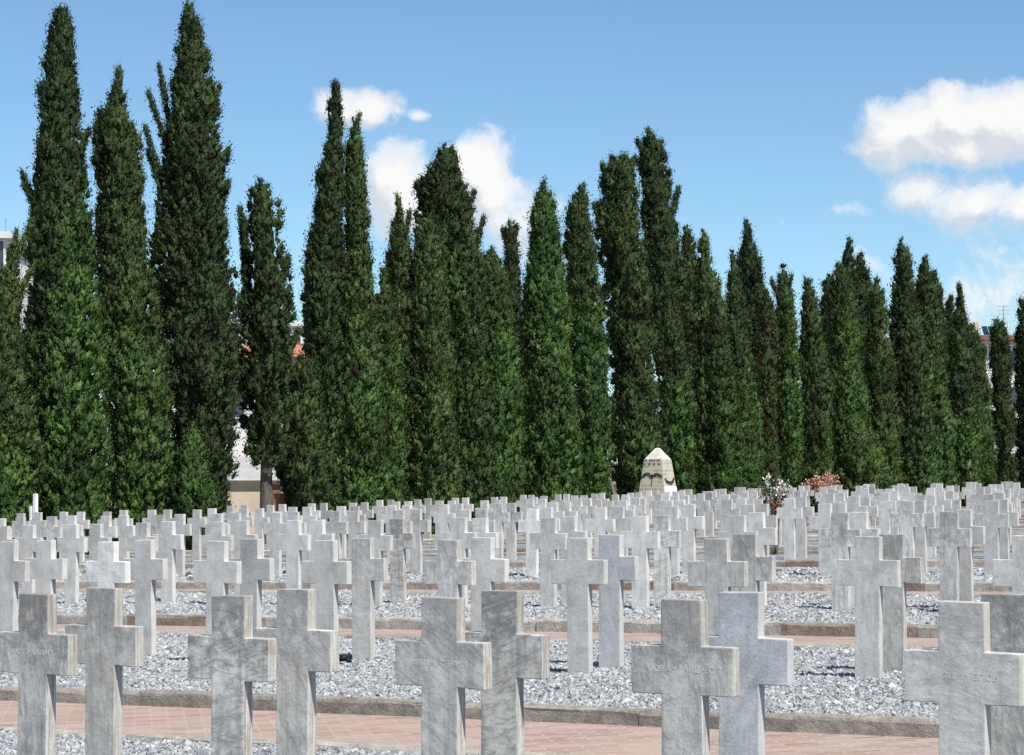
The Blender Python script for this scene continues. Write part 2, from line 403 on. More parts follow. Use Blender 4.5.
def place(px, py): wx, wy = world(px, py); return Vector((wx, wy, float(ground(wx, wy))))
CAMC = (math.cos(PITCH), math.sin(PITCH))
def see_x(p): return 512 + F * p.x / (p.y * CAMC[0] + (p.z + .9 - EYE) * CAMC[1])
ncross = 0
for r in range(0, 10):
    i = 0; order = 0
    k0 = math.ceil((GL + .7 - PX[r]) / STEP)
    for i in range(max(k0, -2), 60):
        pts = [place(PX[r] + i*STEP, PY[r]), place(PX[r] + i*STEP, PY[r] + BACK)]
        if pts[0].y < 4: continue
        half = F * .24 / pts[0].y
        if see_x(pts[1]) < -half * .8 or see_x(pts[0]) > 1024 + half * .8: continue
        order += 1
        for b in (0, 1):
            key = (r, i, b)
            h = random.Random(hash(key) & 0xffff)
            o = link('grave_cross', CROSS[min(r, 1)][h.randrange(6)])
            p = pts[b] + Vector((h.uniform(-.012, .012), h.uniform(-.012, .012), h.uniform(-.012, .012) if r else 0))
            o.location = p
            sw = .004 if r == 0 else .012
            o.rotation_euler = (h.uniform(-sw, sw), h.uniform(-sw, sw) + .0, -ANG + h.uniform(-.02, .02))
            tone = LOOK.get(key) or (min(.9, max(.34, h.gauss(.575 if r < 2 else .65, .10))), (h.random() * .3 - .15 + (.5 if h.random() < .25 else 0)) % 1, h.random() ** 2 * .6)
            o.color = (*tone, {(0,3,1): 0.62, (1,5,1): .72, (1,2,1): .85}.get(key, 1))
            rowtxt = ('nearest row' if r == 0 else ORD[r + 1] + ' row back')
            tn = 'pale' if tone[0] > .68 else ('grey' if tone[0] > .52 else 'darker grey')
            lab = NEAR.get(key) or f"{tn} marble cross, {'rear' if b else 'front'} one of the {ORD[order]} pair from left, {rowtxt}"
            tag(o, lab, 'grave cross', 'marble crosses in paired rows on the gravel beds')
            ncross += 1
            if r == 0 and b == 0 and i in (0, 2, 3, 4):
                words = {0: ('РИСТО', 'ИЛИЋ'), 2: ('ЖИВОЈИН', 'СТЕВАНОВ'), 3: ('ЈОВАН', 'АНДРЕС'), 4: ('ДИМИТРИЈ', 'МЕЛОВ')}[i]
                for wtxt, xa, xb in ((words[0], -.155, -.025), (words[1], .012, .155)):
                    cu = bpy.data.curves.new('t', 'FONT'); cu.body = wtxt; cu.size = .036; cu.extrude = .0003; cu.resolution_u = 2
                    to = bpy.data.objects.new('t', cu); COL.objects.link(to)
                    dg = bpy.context.evaluated_depsgraph_get(); dg.update()
                    me = bpy.data.meshes.new_from_object(to.evaluated_get(dg))
                    bpy.data.objects.remove(to); bpy.data.curves.remove(cu)
                    xs = [v.co.x for v in me.vertices]; m0, m1 = min(xs), max(xs)
                    for v in me.vertices:
                        v.co = Vector((xa + (v.co.x - m0) / (m1 - m0) * (xb - xa), -.0006 - v.co.z, .757 + v.co.y))
                    me.name = 'inscription'; me.materials.clear(); me.materials.append(M['engrave'])
                    link('inscription', me, o)

# ------------------------------------------------------------------ cypresses
ADULT = np.array((0.040, 0.062, 0.025)); YOUNG = np.array((0.074, 0.142, 0.038)); OLIVE = np.array((0.078, 0.118, 0.036)); BROWN = np.array((0.075, 0.052, 0.030))
def leaf_cloud(P, N, s, R, k, up=.9, col=None, colvar=.22, size=1.0):
    """k little scale-leaf sprays making a plume round every clump centre P, growing up and outwards"""
    n = len(P)
    off = R.normal(0, 1, (n*k, 3)) * np.array((.33, .33, .5)); S3 = np.repeat(s, k)[:, None]
    B = np.repeat(P, k, 0) + off * S3
    O = np.repeat(N, k, 0)
    D = O * R.uniform(.1, .9, (n*k, 1)) + np.array((0, 0, up)) + R.normal(0, .4, (n*k, 3))
    D /= np.linalg.norm(D, axis=1)[:, None]
    L = np.repeat(s, k) * R.uniform(.30, .75, n*k) * size
    T = np.cross(D, R.normal(0, 1, (n*k, 3))); T /= np.linalg.norm(T, axis=1)[:, None] + 1e-9
    W = L * R.uniform(.2, .34, n*k)
    V = np.stack([B, B + D*(L*.45)[:,None] + T*W[:,None], B + D*L[:,None], B + D*(L*.45)[:,None] - T*W[:,None]], 1)
    C = np.repeat(col, k, 0) * R.uniform(1-colvar, 1+colvar, (n*k, 1))
    q = off * 1.3 + O * 1.15 + np.array((0, 0, .1)) + R.normal(0, .5, (n*k, 3))       # a plume is lit as a rounded tuft
    q /= np.linalg.norm(q, axis=1)[:, None]
    return V.reshape(-1, 3), np.repeat(C, 4, 0), np.repeat(q, 4, 0)

def tufts(P, N, s, R, col):
    """the solid body of every tuft: a ragged little flame of packed foliage"""
    n = len(P); m = 5
    D = N * R.uniform(.15, .75, (n, 1)) + np.array((0, 0, 1.0)) + R.normal(0, .22, (n, 3)); D /= np.linalg.norm(D, axis=1)[:, None]
    A = np.cross(D, R.normal(0, 1, (n, 3))); A /= np.linalg.norm(A, axis=1)[:, None] + 1e-9; B = np.cross(D, A)
    V = []; Nn = []
    for t, r in ((-.55, .10), (-.2, .33), (.15, .31), (.7, .03)):
        for q in range(m):
            a = 2 * PI * q / m + R.uniform(-.4, .4, n); rr = r * R.uniform(.5, 1.5, n) * s
            rad = A * np.cos(a)[:, None] + B * np.sin(a)[:, None]
            V.append(P + D * ((t + R.uniform(-.1, .1, n)) * s)[:, None] + rad * rr[:, None])
            nn = rad + D * (t * .8) + N * 1.0 + R.normal(0, .55, (n, 3)); Nn.append(nn / np.linalg.norm(nn, axis=1)[:, None])
    V = np.stack(V, 1); Nn = np.stack(Nn, 1)
    f = np.array([(i*m+q, i*m+(q+1) % m, (i+1)*m+(q+1) % m, (i+1)*m+q) for i in range(3) for q in range(m)])
    Q = (f[None] + (np.arange(n) * 4 * m)[:, None, None]).reshape(-1, 4)
    C = np.repeat(col, 4*m, 0) * R.uniform(.6, 1.3, (n * 4 * m, 1))
    return V.reshape(-1, 3), Q, C, Nn.reshape(-1, 3)

TREES = []
def cypress(prof, g, young=(0.5, .25), lump=.36, side=(), olive=0.0, core=.66, label='', brown=0.0, trunk_from=None, dens=1.0, name='cypress_tree'):
    """prof: (image height, left, right) of the crown seen from the path; g: the line of trees it stands in"""
    seed = len(TREES) + 5; R = np.random.default_rng(seed)
    mid = np.mean([(a + b) / 2 for _, a, b in prof[-3:]])
    Y = line_depth(mid, g); sc = Y / F
    bx = (mid - 512) * sc; bz = float(ground(bx, Y)) - .28
    zs = np.array([at_px(mid, y, Y)[2] - bz for y, _, _ in prof]); xl = np.array([(a - mid) * sc for _, a, _ in prof]); xr = np.array([(b - mid) * sc for _, _, b in prof])
    o_ = np.argsort(zs); zs, xl, xr = zs[o_], xl[o_], xr[o_]
    # crown sweeps in towards its foot
    cfoot = (xl[0] + xr[0]) / 2; hfoot = (xr[0] - xl[0]) / 2
    if not trunk_from: zs = np.concatenate([[.25], zs]); xl = np.concatenate([[cfoot - hfoot * .8], xl]); xr = np.concatenate([[cfoot + hfoot * .8], xr])
    H = zs[-1]
    def mid_half(z): a = np.interp(z, zs, xl); b = np.interp(z, zs, xr); return (a + b) / 2, np.maximum((b - a) / 2, .03)
    s0 = .175 * max(1.0, (Y / 58) ** .6)
    xl, xr = xl + .30*s0 * np.clip((xr-xl)/.5, .15, 1), xr - .30*s0 * np.clip((xr-xl)/.5, .15, 1)
    zz = np.linspace(zs[0], H, 200); ar = 2 * PI * mid_half(zz)[1]; area = np.sum(ar) * (zz[1] - zz[0])
    n = int(area / (s0 * s0) * 2.0 * dens)
    cdf = np.cumsum(ar + .12); cdf /= cdf[-1]
    z = np.interp(R.random(n), cdf, zz); th = R.uniform(0, 2*PI, n)
    c, h = mid_half(z)
    lu = lump * 1.15
    def reff(z, th):
        c, h = mid_half(z)
        q = np.stack([np.cos(th) * h * 1.7 + 50 + seed*9, np.sin(th) * h * 1.7 + 50, z * .75], 1)
        q2 = q * np.array((2.6, 2.6, 3.0))
        v = (vnoise(q, seed) - .5) * 1.5 + (vnoise(q2, seed + 1) - .5) * 1.1
        return h * (1 + lu * v) + .16 * lu * 2 * v * np.minimum(1, h / .35)
    keep = (np.sin(th) < .35) | (R.random(n) < .5)             # a little thinner on the side turned away
    z, th = z[keep], th[keep]; n = len(z); c, h = mid_half(z)
    rr = reff(z, th) * R.uniform(.70, 1.0, n)
    N = np.stack([np.cos(th), np.sin(th), 0 * th], 1)
    P = np.stack([c + rr * np.cos(th), rr * np.sin(th), z], 1)
    # foliage colour: young green shoots on the lower crown, old dull scale leaves above; patchy
    y0, yw = young
    pn = vnoise(P * np.array((.9, .9, .45)) + seed * 3.1, seed + 7)
    f = .85 * np.clip((y0 - z / H) / (yw * 1.6) + (pn - .5) * 2.2 + .5, 0, 1)[:, None] if y0 > 0 else np.zeros((n, 1))
    old = ADULT * (1 - olive) + OLIVE * olive
    colr = old * (1 - f) + YOUNG * f
    if olive and y0 > 0: colr = colr * (1 - .35*olive) + OLIVE * .35 * olive
    bn = vnoise(P * 2.3 + 40 + seed, seed + 9)
    colr = colr * (0.5 + 1.0 * bn)[:, None] * R.uniform(.8, 1.2, (n, 1))
    br = R.random(n) < (.003 + brown); colr[br] = BROWN * R.uniform(.6, 1.3, (br.sum(), 1))
    s = s0 * R.uniform(.75, 1.35, n) * np.clip(.55 + h / .6, .6, 1.0)
    V1, C1, N1 = leaf_cloud(P + N * (.10 * s)[:, None], N, s, R, 34, .9, colr, size=.50)
    parts_V, parts_C, parts_N = [V1], [C1], [N1]
    BR = []
    # side branches that break the outline
    for (x0, y0_, x1, y1_, wd) in side:
        x0 += math.copysign(9, np.interp(y0_, [q[0] for q in prof], [(q[1] + q[2]) / 2 for q in prof]) - x0) * min(1, wd / 7); y0_ += 14
        a = np.array(((x0 - mid) * sc, R.uniform(-.3, .1), at_px(x0, y0_, Y)[2] - bz)); b = np.array(((x1 - mid) * sc, R.uniform(-.3, .1), at_px(x1, y1_, Y)[2] - bz))
        ln = np.linalg.norm(b - a); m = int(30 + ln * 60 * (wd * sc / .12))
        t = R.random(m); w = wd * sc * np.clip(1.05 - t, .12, 1) ** .7 * .40 * (.7 + .6 * vnoise(np.stack([t * 5, t * 0 + seed, t * 0 + x1], 1), seed))
        Pb = a + (b - a) * t[:, None] + R.normal(0, .55, (m, 3)) * w[:, None]
        Nb = np.repeat(((b - a) / ln)[None], m, 0)
        V2, C2, N2 = leaf_cloud(Pb, Nb, s0 * R.uniform(.4, .85, m), R, 14, .7, np.repeat(old[None], m, 0) * R.uniform(.6, 1.25, (m, 1)), size=.7)
        parts_V.append(V2); parts_C.append(C2); parts_N.append(N2)
        BR.append((Pb[::2], Nb[::2], m))
    V = np.concatenate(parts_V); C = np.concatenate(parts_C)
    Q = np.arange(len(V)).reshape(-1, 4)
    for Pb, Nb, m in BR: P = np.concatenate([P, Pb]); N = np.concatenate([N, Nb]); s = np.concatenate([s, np.full(len(Pb), s0 * .6)]); colr = np.concatenate([colr, np.repeat(old[None], len(Pb), 0)])
    V3, Q3, C3, N3 = tufts(P, N, s, R, colr)
    Q = np.concatenate([Q, Q3 + len(V)]); V = np.concatenate([V, V3]); C = np.concatenate([C, C3]); parts_N.append(N3)
    # the dense inside of the crown
    nz, nt = max(12, int(H / .16)), 22
    gz = np.linspace(zs[0] + .1, H * .985, nz); gt = np.linspace(0, 2*PI, nt, endpoint=False)
    Zg, Tg = np.meshgrid(gz, gt, indexing='ij'); zf, tf = Zg.ravel(), Tg.ravel()
    rc = np.maximum(reff(zf, tf), .02) * core * R.uniform(.72, 1.12, len(zf)); cc, hh = mid_half(zf)
    Vc = np.stack([cc + rc*np.cos(tf), rc*np.sin(tf), zf], 1)
    ii = np.arange(nz*nt).reshape(nz, nt); jj = np.roll(ii, -1, 1)
    Qc = np.stack([ii[:-1].ravel(), jj[:-1].ravel(), jj[1:].ravel(), ii[1:].ravel()], 1) + len(V)
    Cc = np.repeat(old[None], len(Vc), 0)
    Nc = np.stack([np.cos(tf), np.sin(tf), 0*tf + .1], 1)
    root = empty(name, (bx, Y, bz))
    tag(root, label, 'cypress', 'cypresses in the belt behind the graves')
    from_np('crown', np.concatenate([V, Vc]), np.concatenate([Q, Qc]), M['leaf'], np.concatenate([C, Cc]), root, nrm=np.concatenate(parts_N + [Nc]))
    bm = bmesh.new(); rb = (.10 + .014 * H) * (.85 if trunk_from else 1)
    cz = [(-.1, 1.25), (.3, 1.05), (1.2, .9), (H*.35, .62), (H*.7, .3), (H*.93, .1)]
    tube(bm, [(float(mid_half(np.array([max(zv, .3)]))[0][0]) * (0 if zv < .5 else min(1, zv / (H*.35))), 0, zv) for zv, _ in cz], [rb * k for _, k in cz], 9)
    from_bm('trunk', bm, M['bark'], root, True)
    TREES.append(root)
    return root

A, Bk = -37.6, -40.2        # front line and second line of trees
def simple(ax, ay, bx0, bx1, mid_y=None, by=503, tip=5, p=.62, lean=0):
    """a regular spire: apex and foot, bulging with height**p"""
    out = []
    for t, w in ((0, .02), (.05, .10), (.12, .24), (.22, .45), (.36, .67), (.52, .83), (.7, .94), (.88, 1), (1, 1)):
        w = w ** (p / .6)
        c = ax + ((bx0 + bx1) / 2 - ax) * t
        hw = tip / 3 * (1 - t) * (1 if t else .3) + (bx1 - bx0) / 2 * w * (1.0 if t < .9 else .98)
        out.append((ay + (by - ay) * t, c - hw, c + hw))
    return out

# --- second line first (stand behind)
cypress(simple(512, 221, 502, 524, by=500, tip=12, p=.35), Bk, (0, .2), .5, [(508,262,503,230,8),(515,262,517,226,6)], label='small ragged dark cypress top showing between two broad green cypresses', dens=.9)
cypress(simple(676, 216, 664, 690, by=498, tip=5, p=.55), Bk, (0, .2), .35, label='thin dark cypress spire behind, just right of the tall feathery dark one')
cypress(simple(748, 220, 742, 786, by=495, tip=7, p=.5), Bk, (.3, .2), .35, [(747,250,746,222,4)], label='tall dark cypress right of the monument, its spire above its neighbours')
cypress(simple(830, 274, 816, 848, by=495, tip=8, p=.35), Bk, (0, .2), .35, label='dark narrow cypress tip pressed against the left of a broad green cypress')
cypress(simple(850, 238, 838, 870, by=495, tip=7, p=.42), Bk, (0, .2), .4, label='slender knobbly dark cypress spire behind a broad green cypress, right half')
cypress(simple(862, 254, 850, 884, by=495, tip=7, p=.42), Bk, (0, .2), .4, label='second slender dark spire, right beside the taller knobbly one')
cypress(simple(936, 268, 924, 956, by=495, tip=7, p=.5), Bk, (0, .2), .3, label='dark cypress half hidden behind the pointed pair toward the right')
cypress(simple(951, 292, 938, 968, by=495, tip=7, p=.5), Bk, (0, .2), .3, label='low dark cypress behind the thin tipped one near the right end')

# --- front line, left to right
cypress([(246,4,12),(268,0,18),(290,-6,22),(320,-14,26),(355,-24,26),(400,-34,34),(450,-38,40),(480,-36,42),(506,-30,38)], A, (.55,.3), .35, [(14,268,30,222,9),(4,280,16,232,8),(20,300,34,262,9)], .7, label='loose olive cypress cut off by the left edge of the view', core=.6)
cypress([(9,52,64),(25,46,71),(60,43,72),(100,38,75),(140,33,79),(200,28,85),(250,26,92),(300,24,99),(350,22,104),(400,20,108),(450,22,110),(506,26,109)], A, (.62,.3), .15, [(28,195,18,170,7),(34,206,24,186,6),(84,150,88,130,8)], 0, label='very tall blunt-topped cypress with bright green skirt, far left')
cypress([(64,115,119),(80,113,121),(96,108,124),(106,104,125),(112,96,128),(130,93,134),(160,91,139),(200,93,143),(250,92,149),(300,92,155),(350,96,162),(400,100,168),(450,104,172),(506,108,170)], A, (.42,.3), .2, [(108,100,116,70,6)], .45, label='tall cypress with a thin curling tip between two taller ones, left')
cypress([(3,184,191),(14,180,197),(30,177,200),(50,172,205),(75,171,207),(100,168,210),(130,166,213),(160,164,218),(200,160,224),(250,156,229),(300,156,233),(350,160,236),(400,164,237),(440,168,234),(470,172,230),(506,178,224)], A, (0,.25), .36,
        [(164,150,146,92,9),(160,120,158,66,8),(152,170,143,126,8),(212,120,219,86,8),(150,170,146,150,8),(222,215,228,180,9),(190,30,184,3,5)], .12, label='tallest dark cypress with upward side branches against the sky, left', core=.66)
cypress([(178,257,267),(195,251,271),(230,249,276),(260,248,284),(290,246,290),(320,242,293),(360,238,294),(400,240,292),(430,242,290),(450,245,288),(464,249,284)], A, (0,.25), .5,
        [(242,330,239,208,13),(238,300,244,218,10),(284,290,288,255,9),(240,390,232,340,12),(290,360,298,330,10)], .25, label='open dark cypress with two stems and a bare lower trunk, left', core=.5, dens=.75, trunk_from=True)
cypress([(425,190,194),(440,184,200),(460,177,207),(480,172,213),(506,170,216)], A + 1.2, (.95,.3), .25, label='low bright green young cypress at the foot of the tallest one', name='young_cypress')
cypress([(356,300,312),(375,291,320),(400,284,325),(440,279,328),(470,276,328),(490,280,328),(506,286,326)], A + .5, (.0,.3), .42, [], .55, label='short bushy olive cypress filling the gap right of the bare trunk', core=.62)
cypress([(84,332,338),(100,329,340),(130,326,342),(160,321,343),(180,318,345),(230,311,346),(280,306,346),(330,303,347),(400,302,348),(450,304,348),(506,308,348)], A, (.25,.25), .22, [(334,100,335,83,4)], .15, label='slim tall dark cypress, left one of a close pointed pair')
cypress([(117,352,357),(125,349,360),(145,345,363),(180,343,366),(230,343,370),(280,341,372),(330,338,377),(380,334,382),(430,330,385),(470,328,384),(506,328,380)], A + .6, (.45,.3), .17, [(356,130,359,114,4)], .55, label='slim olive green cypress, right one of the close pointed pair')
cypress([(268,381,385),(285,377,390),(310,373,395),(350,371,401),(400,370,405),(450,373,405),(506,376,402)], A + .9, (1.0,.3), .16, [], .35, label='low light green cypress spire nestled beside the pointed pair')
cypress([(198,396,400),(215,393,404),(235,387,409),(255,383,414),(280,380,418),(320,382,425),(370,384,433),(430,382,440),(506,380,440)], A, (.25,.3), .28, [(411,240,410,212,6),(398,215,397,196,4)], .75, label='olive cypress with two small tips left of the broad dark one')
cypress([(142,444,450),(152,438,455),(165,434,459),(185,419,466),(205,417,472),(235,419,478),(260,422,484),(300,426,488),(360,430,492),(430,435,498),(506,440,498)], A, (.55,.35), .22, [(420,200,417,184,8),(473,205,475,192,7),(483,240,484,218,7)], .1, label='broad dark round-shouldered cypress in front of the white cloud, centre left')
cypress([(214,426,431),(228,420,438),(250,416,444),(290,414,448),(340,414,452),(400,412,456),(506,410,458)], A + .8, (.3,.3), .25, [], .8, label='olive cypress standing against the front of the broad dark one')
cypress([(250,488,494),(262,479,502),(285,474,509),(320,472,515),(370,474,520),(430,476,523),(506,478,521)], A + .7, (1.0,.3), .17, [(490,262,492,248,4)], .1, label='bright green rounded cypress right of the broad dark one, centre')
cypress([(182,543,547),(192,538,551),(203,535,555),(225,530,559),(260,525,564),(300,522,569),(350,519,573),(400,517,577),(450,517,580),(506,520,581)], A + .3, (.95,.4), .15, [(545,195,545,181,4)], .15, label='green regular cone-shaped cypress with a sharp tip at the centre')
cypress([(186,580,584),(198,572,588),(220,567,591),(250,563,598),(290,563,603),(330,565,607),(380,569,610),(430,573,613),(506,576,614)], A, (.7,.35), .2, [(583,205,585,184,5)], .05, label='green cypress between the central cone and the flat-topped dark one')
cypress([(157,610,632),(165,604,638),(185,603,640),(200,606,639),(222,597,641),(240,600,644),(280,604,648),(330,608,653),(390,611,658),(450,613,662),(506,614,662)], A, (.22,.25), .36, [(604,215,594,206,10),(606,180,602,166,9),(632,180,636,158,8)], .35, label='flat-topped lumpy dark cypress to the upper left of the monument', core=.68)
cypress([(132,647,653),(142,644,660),(155,642,664),(180,641,668),(205,643,672),(235,644,678),(280,647,682),(340,650,688),(400,655,692),(450,658,694),(506,660,695)], A, (.2,.25), .36, [(646,160,638,142,7),(660,165,663,142,6),(674,225,680,188,9),(651,150,648,130,4),(645,180,637,160,5)], .1, label='tall feathery dark cypress above the monument, its tip ragged', core=.66)
cypress(simple(688, 224, 676, 712, by=500, tip=8, p=.5), A - .8, (.25,.25), .25, [], .25, label='narrow dark cypress, left of two similar tips right of the monument')
cypress(simple(704, 229, 694, 740, by=500, tip=6, p=.6), A, (.3,.3), .26, [], .6, label='olive cypress with pale tufts, right of the monument')
cypress(simple(719, 288, 706, 744, by=500, tip=6, p=.55), A + .5, (.5,.3), .25, [], .4, label='lower olive green cypress at the front, right of the pale tufted one')
cypress(simple(733, 246, 726, 762, by=498, tip=5, p=.6), A, (.65,.3), .22, [], .1, label='pointed green cypress whose thin tip leans left of the tallest right-hand spire')
cypress(simple(767, 290, 758, 778, by=495, tip=9, p=.3), A - .4, (.45,.2), .25, [(767,325,766,292,9)], .2, label='thin cypress with a rusty brown dying tip', brown=.28)
cypress([(266,782,787),(280,778,790),(300,777,794),(330,777,798),(380,774,801),(440,773,803),(503,774,803)], A, (.85,.3), .18, [(780,300,772,282,5),(789,295,793,276,5)], 0, label='bright green column cypress with forked dark tip')
cypress([(276,806,811),(290,803,815),(310,800,821),(350,797,826),(400,797,832),(450,798,836),(503,800,836)], A, (.3,.3), .22, [], .35, label='pointed olive cypress standing apart right of the bright green column')
cypress([(264,838,844),(275,834,848),(300,830,853),(340,829,859),(380,829,864),(430,830,874),(470,829,880),(503,829,880)], A, (.9,.35), .2, [], .1, label='broad green cypress in front of two slender dark spires')
cypress([(418,850,858),(435,842,868),(455,834,878),(480,830,886),(503,828,886)], A + 1.2, (.9,.3), .4, [(845,440,838,428,10),(868,450,876,436,10)], .9, label='low pale olive shrubby cypress at the foot of the broad green one', name='young_cypress')
cypress(simple(877, 277, 866, 902, by=498, tip=7, p=.55), A, (.35,.3), .25, [(881,310,883,292,5)], .5, label='olive cypress between the broad green one and a sharp dark spire')
cypress(simple(903, 239, 894, 936, by=498, tip=8, p=.5), A, (.2,.3), .25, [], .2, label='sharp dark cypress spire, tallest near the right, standing alone')
cypress(simple(926, 256, 914, 956, by=498, tip=7, p=.5), A, (.45,.3), .22, [], .25, label='pointed cypress just right of the tallest right-hand spire')
cypress(simple(960, 285, 944, 982, by=496, tip=5, p=.75), A, (.35,.3), .25, [(960,330,960,286,6)], .1, label='cypress with a long thin dark tip near the right end')
cypress([(322,970,975),(345,966,984),(380,964,990),(430,964,994),(503,966,996)], A + .4, (1.0,.3), .24, [(982,372,985,350,8)], .1, label='bright green low cypress left of the white building', brown=.02)
cypress([(322,995,1004),(340,990,1010),(380,990,1012),(430,993,1014),(503,996,1018)], A, (0,.3), .3, [(1000,340,998,322,5)], .2, label='short dark cypress in front of the white building')
cypress([(300,1020,1030),(330,1017,1036),(400,1015,1040),(503,1015,1044)], A + .5, (0,.3), .2, [], 0, label='dark cypress cut off by the right edge of the view')

# ------------------------------------------------------------------ monument, post, flowers, oddments
def mount(px, g): Y = line_depth(px, g); x = (px - 512) * Y / F; return Vector((x, Y, float(ground(x, Y)) - .15)), Y
p, Y = mount(657.5, -35.6); k = Y / F
zt = at_px(657, 448, Y)[2] - p.z; zsn = at_px(657, 459.5, Y)[2] - p.z; z97 = at_px(657, 497, Y)[2] - p.z
hs = 28 * k / (CA + SA) / 2; hb = hs * (1 + .46 * zsn / (zsn - z97))
mo = empty('stone_monument', p, -ANG)
tag(mo, 'tapering pale stone monument with pointed cap in front of the dark cypresses', 'monument')
def frustum(bm, h0, z0, h1, z1):
    a = [bm.verts.new((sx*h0, sy*h0, z0)) for sx, sy in ((-1,-1),(1,-1),(1,1),(-1,1))]
    if h1 < .02:
        t_ = bm.verts.new((0, 0, z1))
        for i in range(4): bm.faces.new((a[i], a[(i+1)%4], t_))
    else:
        b = [bm.verts.new((sx*h1, sy*h1, z1)) for sx, sy in ((-1,-1),(1,-1),(1,1),(-1,1))]
        for i in range(4): bm.faces.new((a[i], a[(i+1)%4], b[(i+1)%4], b[i]))
        bm.faces.new(b)
    bm.faces.new(a[::-1])
bm = bmesh.new(); frustum(bm, hb, 0, hs, zsn); bmesh.ops.bevel(bm, geom=list(bm.edges), offset=.012, segments=2, affect='EDGES'); from_bm('shaft', bm, M['masonry'], mo)
bm = bmesh.new(); frustum(bm, hs - .006, zsn - .01, .075, zt - .03); frustum(bm, .075, zt-.03, .02, zt); from_bm('cap', bm, M['cap'], mo)
def half_at(z): return hb + (hs - hb) * z / zsn
def on_face(face, u, z, d):                     # a point on the sloping front (0) or right (1) face
    h = half_at(z) + d
    return Vector((u, -h, z)) if face == 0 else Vector((h, u, z))
def spray(face, zc, w, hang):
    bm = bmesh.new(); N = 46
    R = random.Random(face + 3)
    for i in range(N):
        t = (i / (N - 1)) * 2 - 1
        zc_ = zc + (.10 * abs(math.sin(t * PI)) if not hang else -.16 * (1 - t*t)) + R.uniform(-.03, .03)
        thick = .038 * (1 - .5 * abs(t)) 
        for q in range(3):
            u = t * w + R.uniform(-.02, .02); z = zc_ + R.uniform(-thick, thick)
            a = R.uniform(-.9, .9); L = R.uniform(.025, .045)
            du, dz_ = math.cos(a) * L, math.sin(a) * L
            c = [on_face(face, u - du, z - dz_, .012), on_face(face, u + dz_*.45, z - du*.45, .03), on_face(face, u + du, z + dz_, .018), on_face(face, u - dz_*.45, z + du*.45, .03)]
            bm.faces.new([bm.verts.new(v) for v in c])
    if not hang:
        v = [bm.verts.new(on_face(face, x, z, .016)) for x, z in ((-.012, zc - .3), (.012, zc - .3), (.012, zc + .1), (-.012, zc + .1))]; bm.faces.new(v)
    r = bmesh.ops.solidify(bm, geom=list(bm.faces), thickness=.008)
    return from_bm('laurel_spray', bm, M['bronze'], mo)
zg = at_px(650, 477, Y)[2] - p.z
spray(0, zg, half_at(zg) * .88, False); spray(1, zg - .06, half_at(zg) * .8, True)
bm = bmesh.new()
for zrow, cells in ((at_px(650, 460.5, Y)[2] - p.z, ((-.9, -.6), (-.42, .3), (.4, .8))), (at_px(650, 464.5, Y)[2] - p.z, ((-.92, -.72), (-.48, -.2), (.0, .28), (.5, .8)))):
    h = half_at(zrow)
    for a, b in cells:
        nl = max(2, int((b - a) * 6))
        for q in range(nl):                        # worn block letters, too small to read
            u0 = (a + (b - a) * q / nl) * h; u1 = u0 + (b - a) / nl * h * .72
            c = [on_face(0, u0, zrow - .04, .004), on_face(0, u1, zrow - .04, .004), on_face(0, u1, zrow + .04, .004), on_face(0, u0, zrow + .04, .004)]
            bm.faces.new([bm.verts.new(v) for v in c])
bmesh.ops.solidify(bm, geom=list(bm.faces), thickness=.004)
from_bm('inscription', bm, mat_plain('worn_letters', (0.21, 0.18, 0.13), 0.9, 0.3, 20), mo)
zp = at_px(670, 486.5, Y)[2] - p.z
bm = bmesh.new()
c = [on_face(1, u * half_at(z) * .93, z, dd) for dd in (.0, .025) for u, z in ((-1, .05), (1, .05), (1, zp), (-1, zp))]
v = [bm.verts.new(x) for x in c]
for f in ((4,5,6,7),(0,1,5,4),(1,2,6,5),(2,3,7,6),(3,0,4,7),(3,2,1,0)): bm.faces.new([v[i] for i in f])
from_bm('white_slab', bm, M['plaque'], mo)

p, Y = mount(36, -35.4); k = Y / F
po = empty('marble_post', p, -ANG); tag(po, 'slender white marble post standing behind the graves at far left', 'post')
z1 = at_px(36, 493, Y)[2] - p.z
bm = bmesh.new(); frustum(bm, .06, 0, .038, z1); from_bm('shaft', bm, M['plaque'], po)
bm = bmesh.new(); box(bm, -.10, -.045, -.05, .05, 0, z1 - .28); box(bm, -.2, .2, -.17, .17, 0, .35); bmesh.ops.translate(bm, verts=bm.verts[:8], vec=(-.035, 0, 0)); from_bm('plinth', bm, M['plaque'], po)

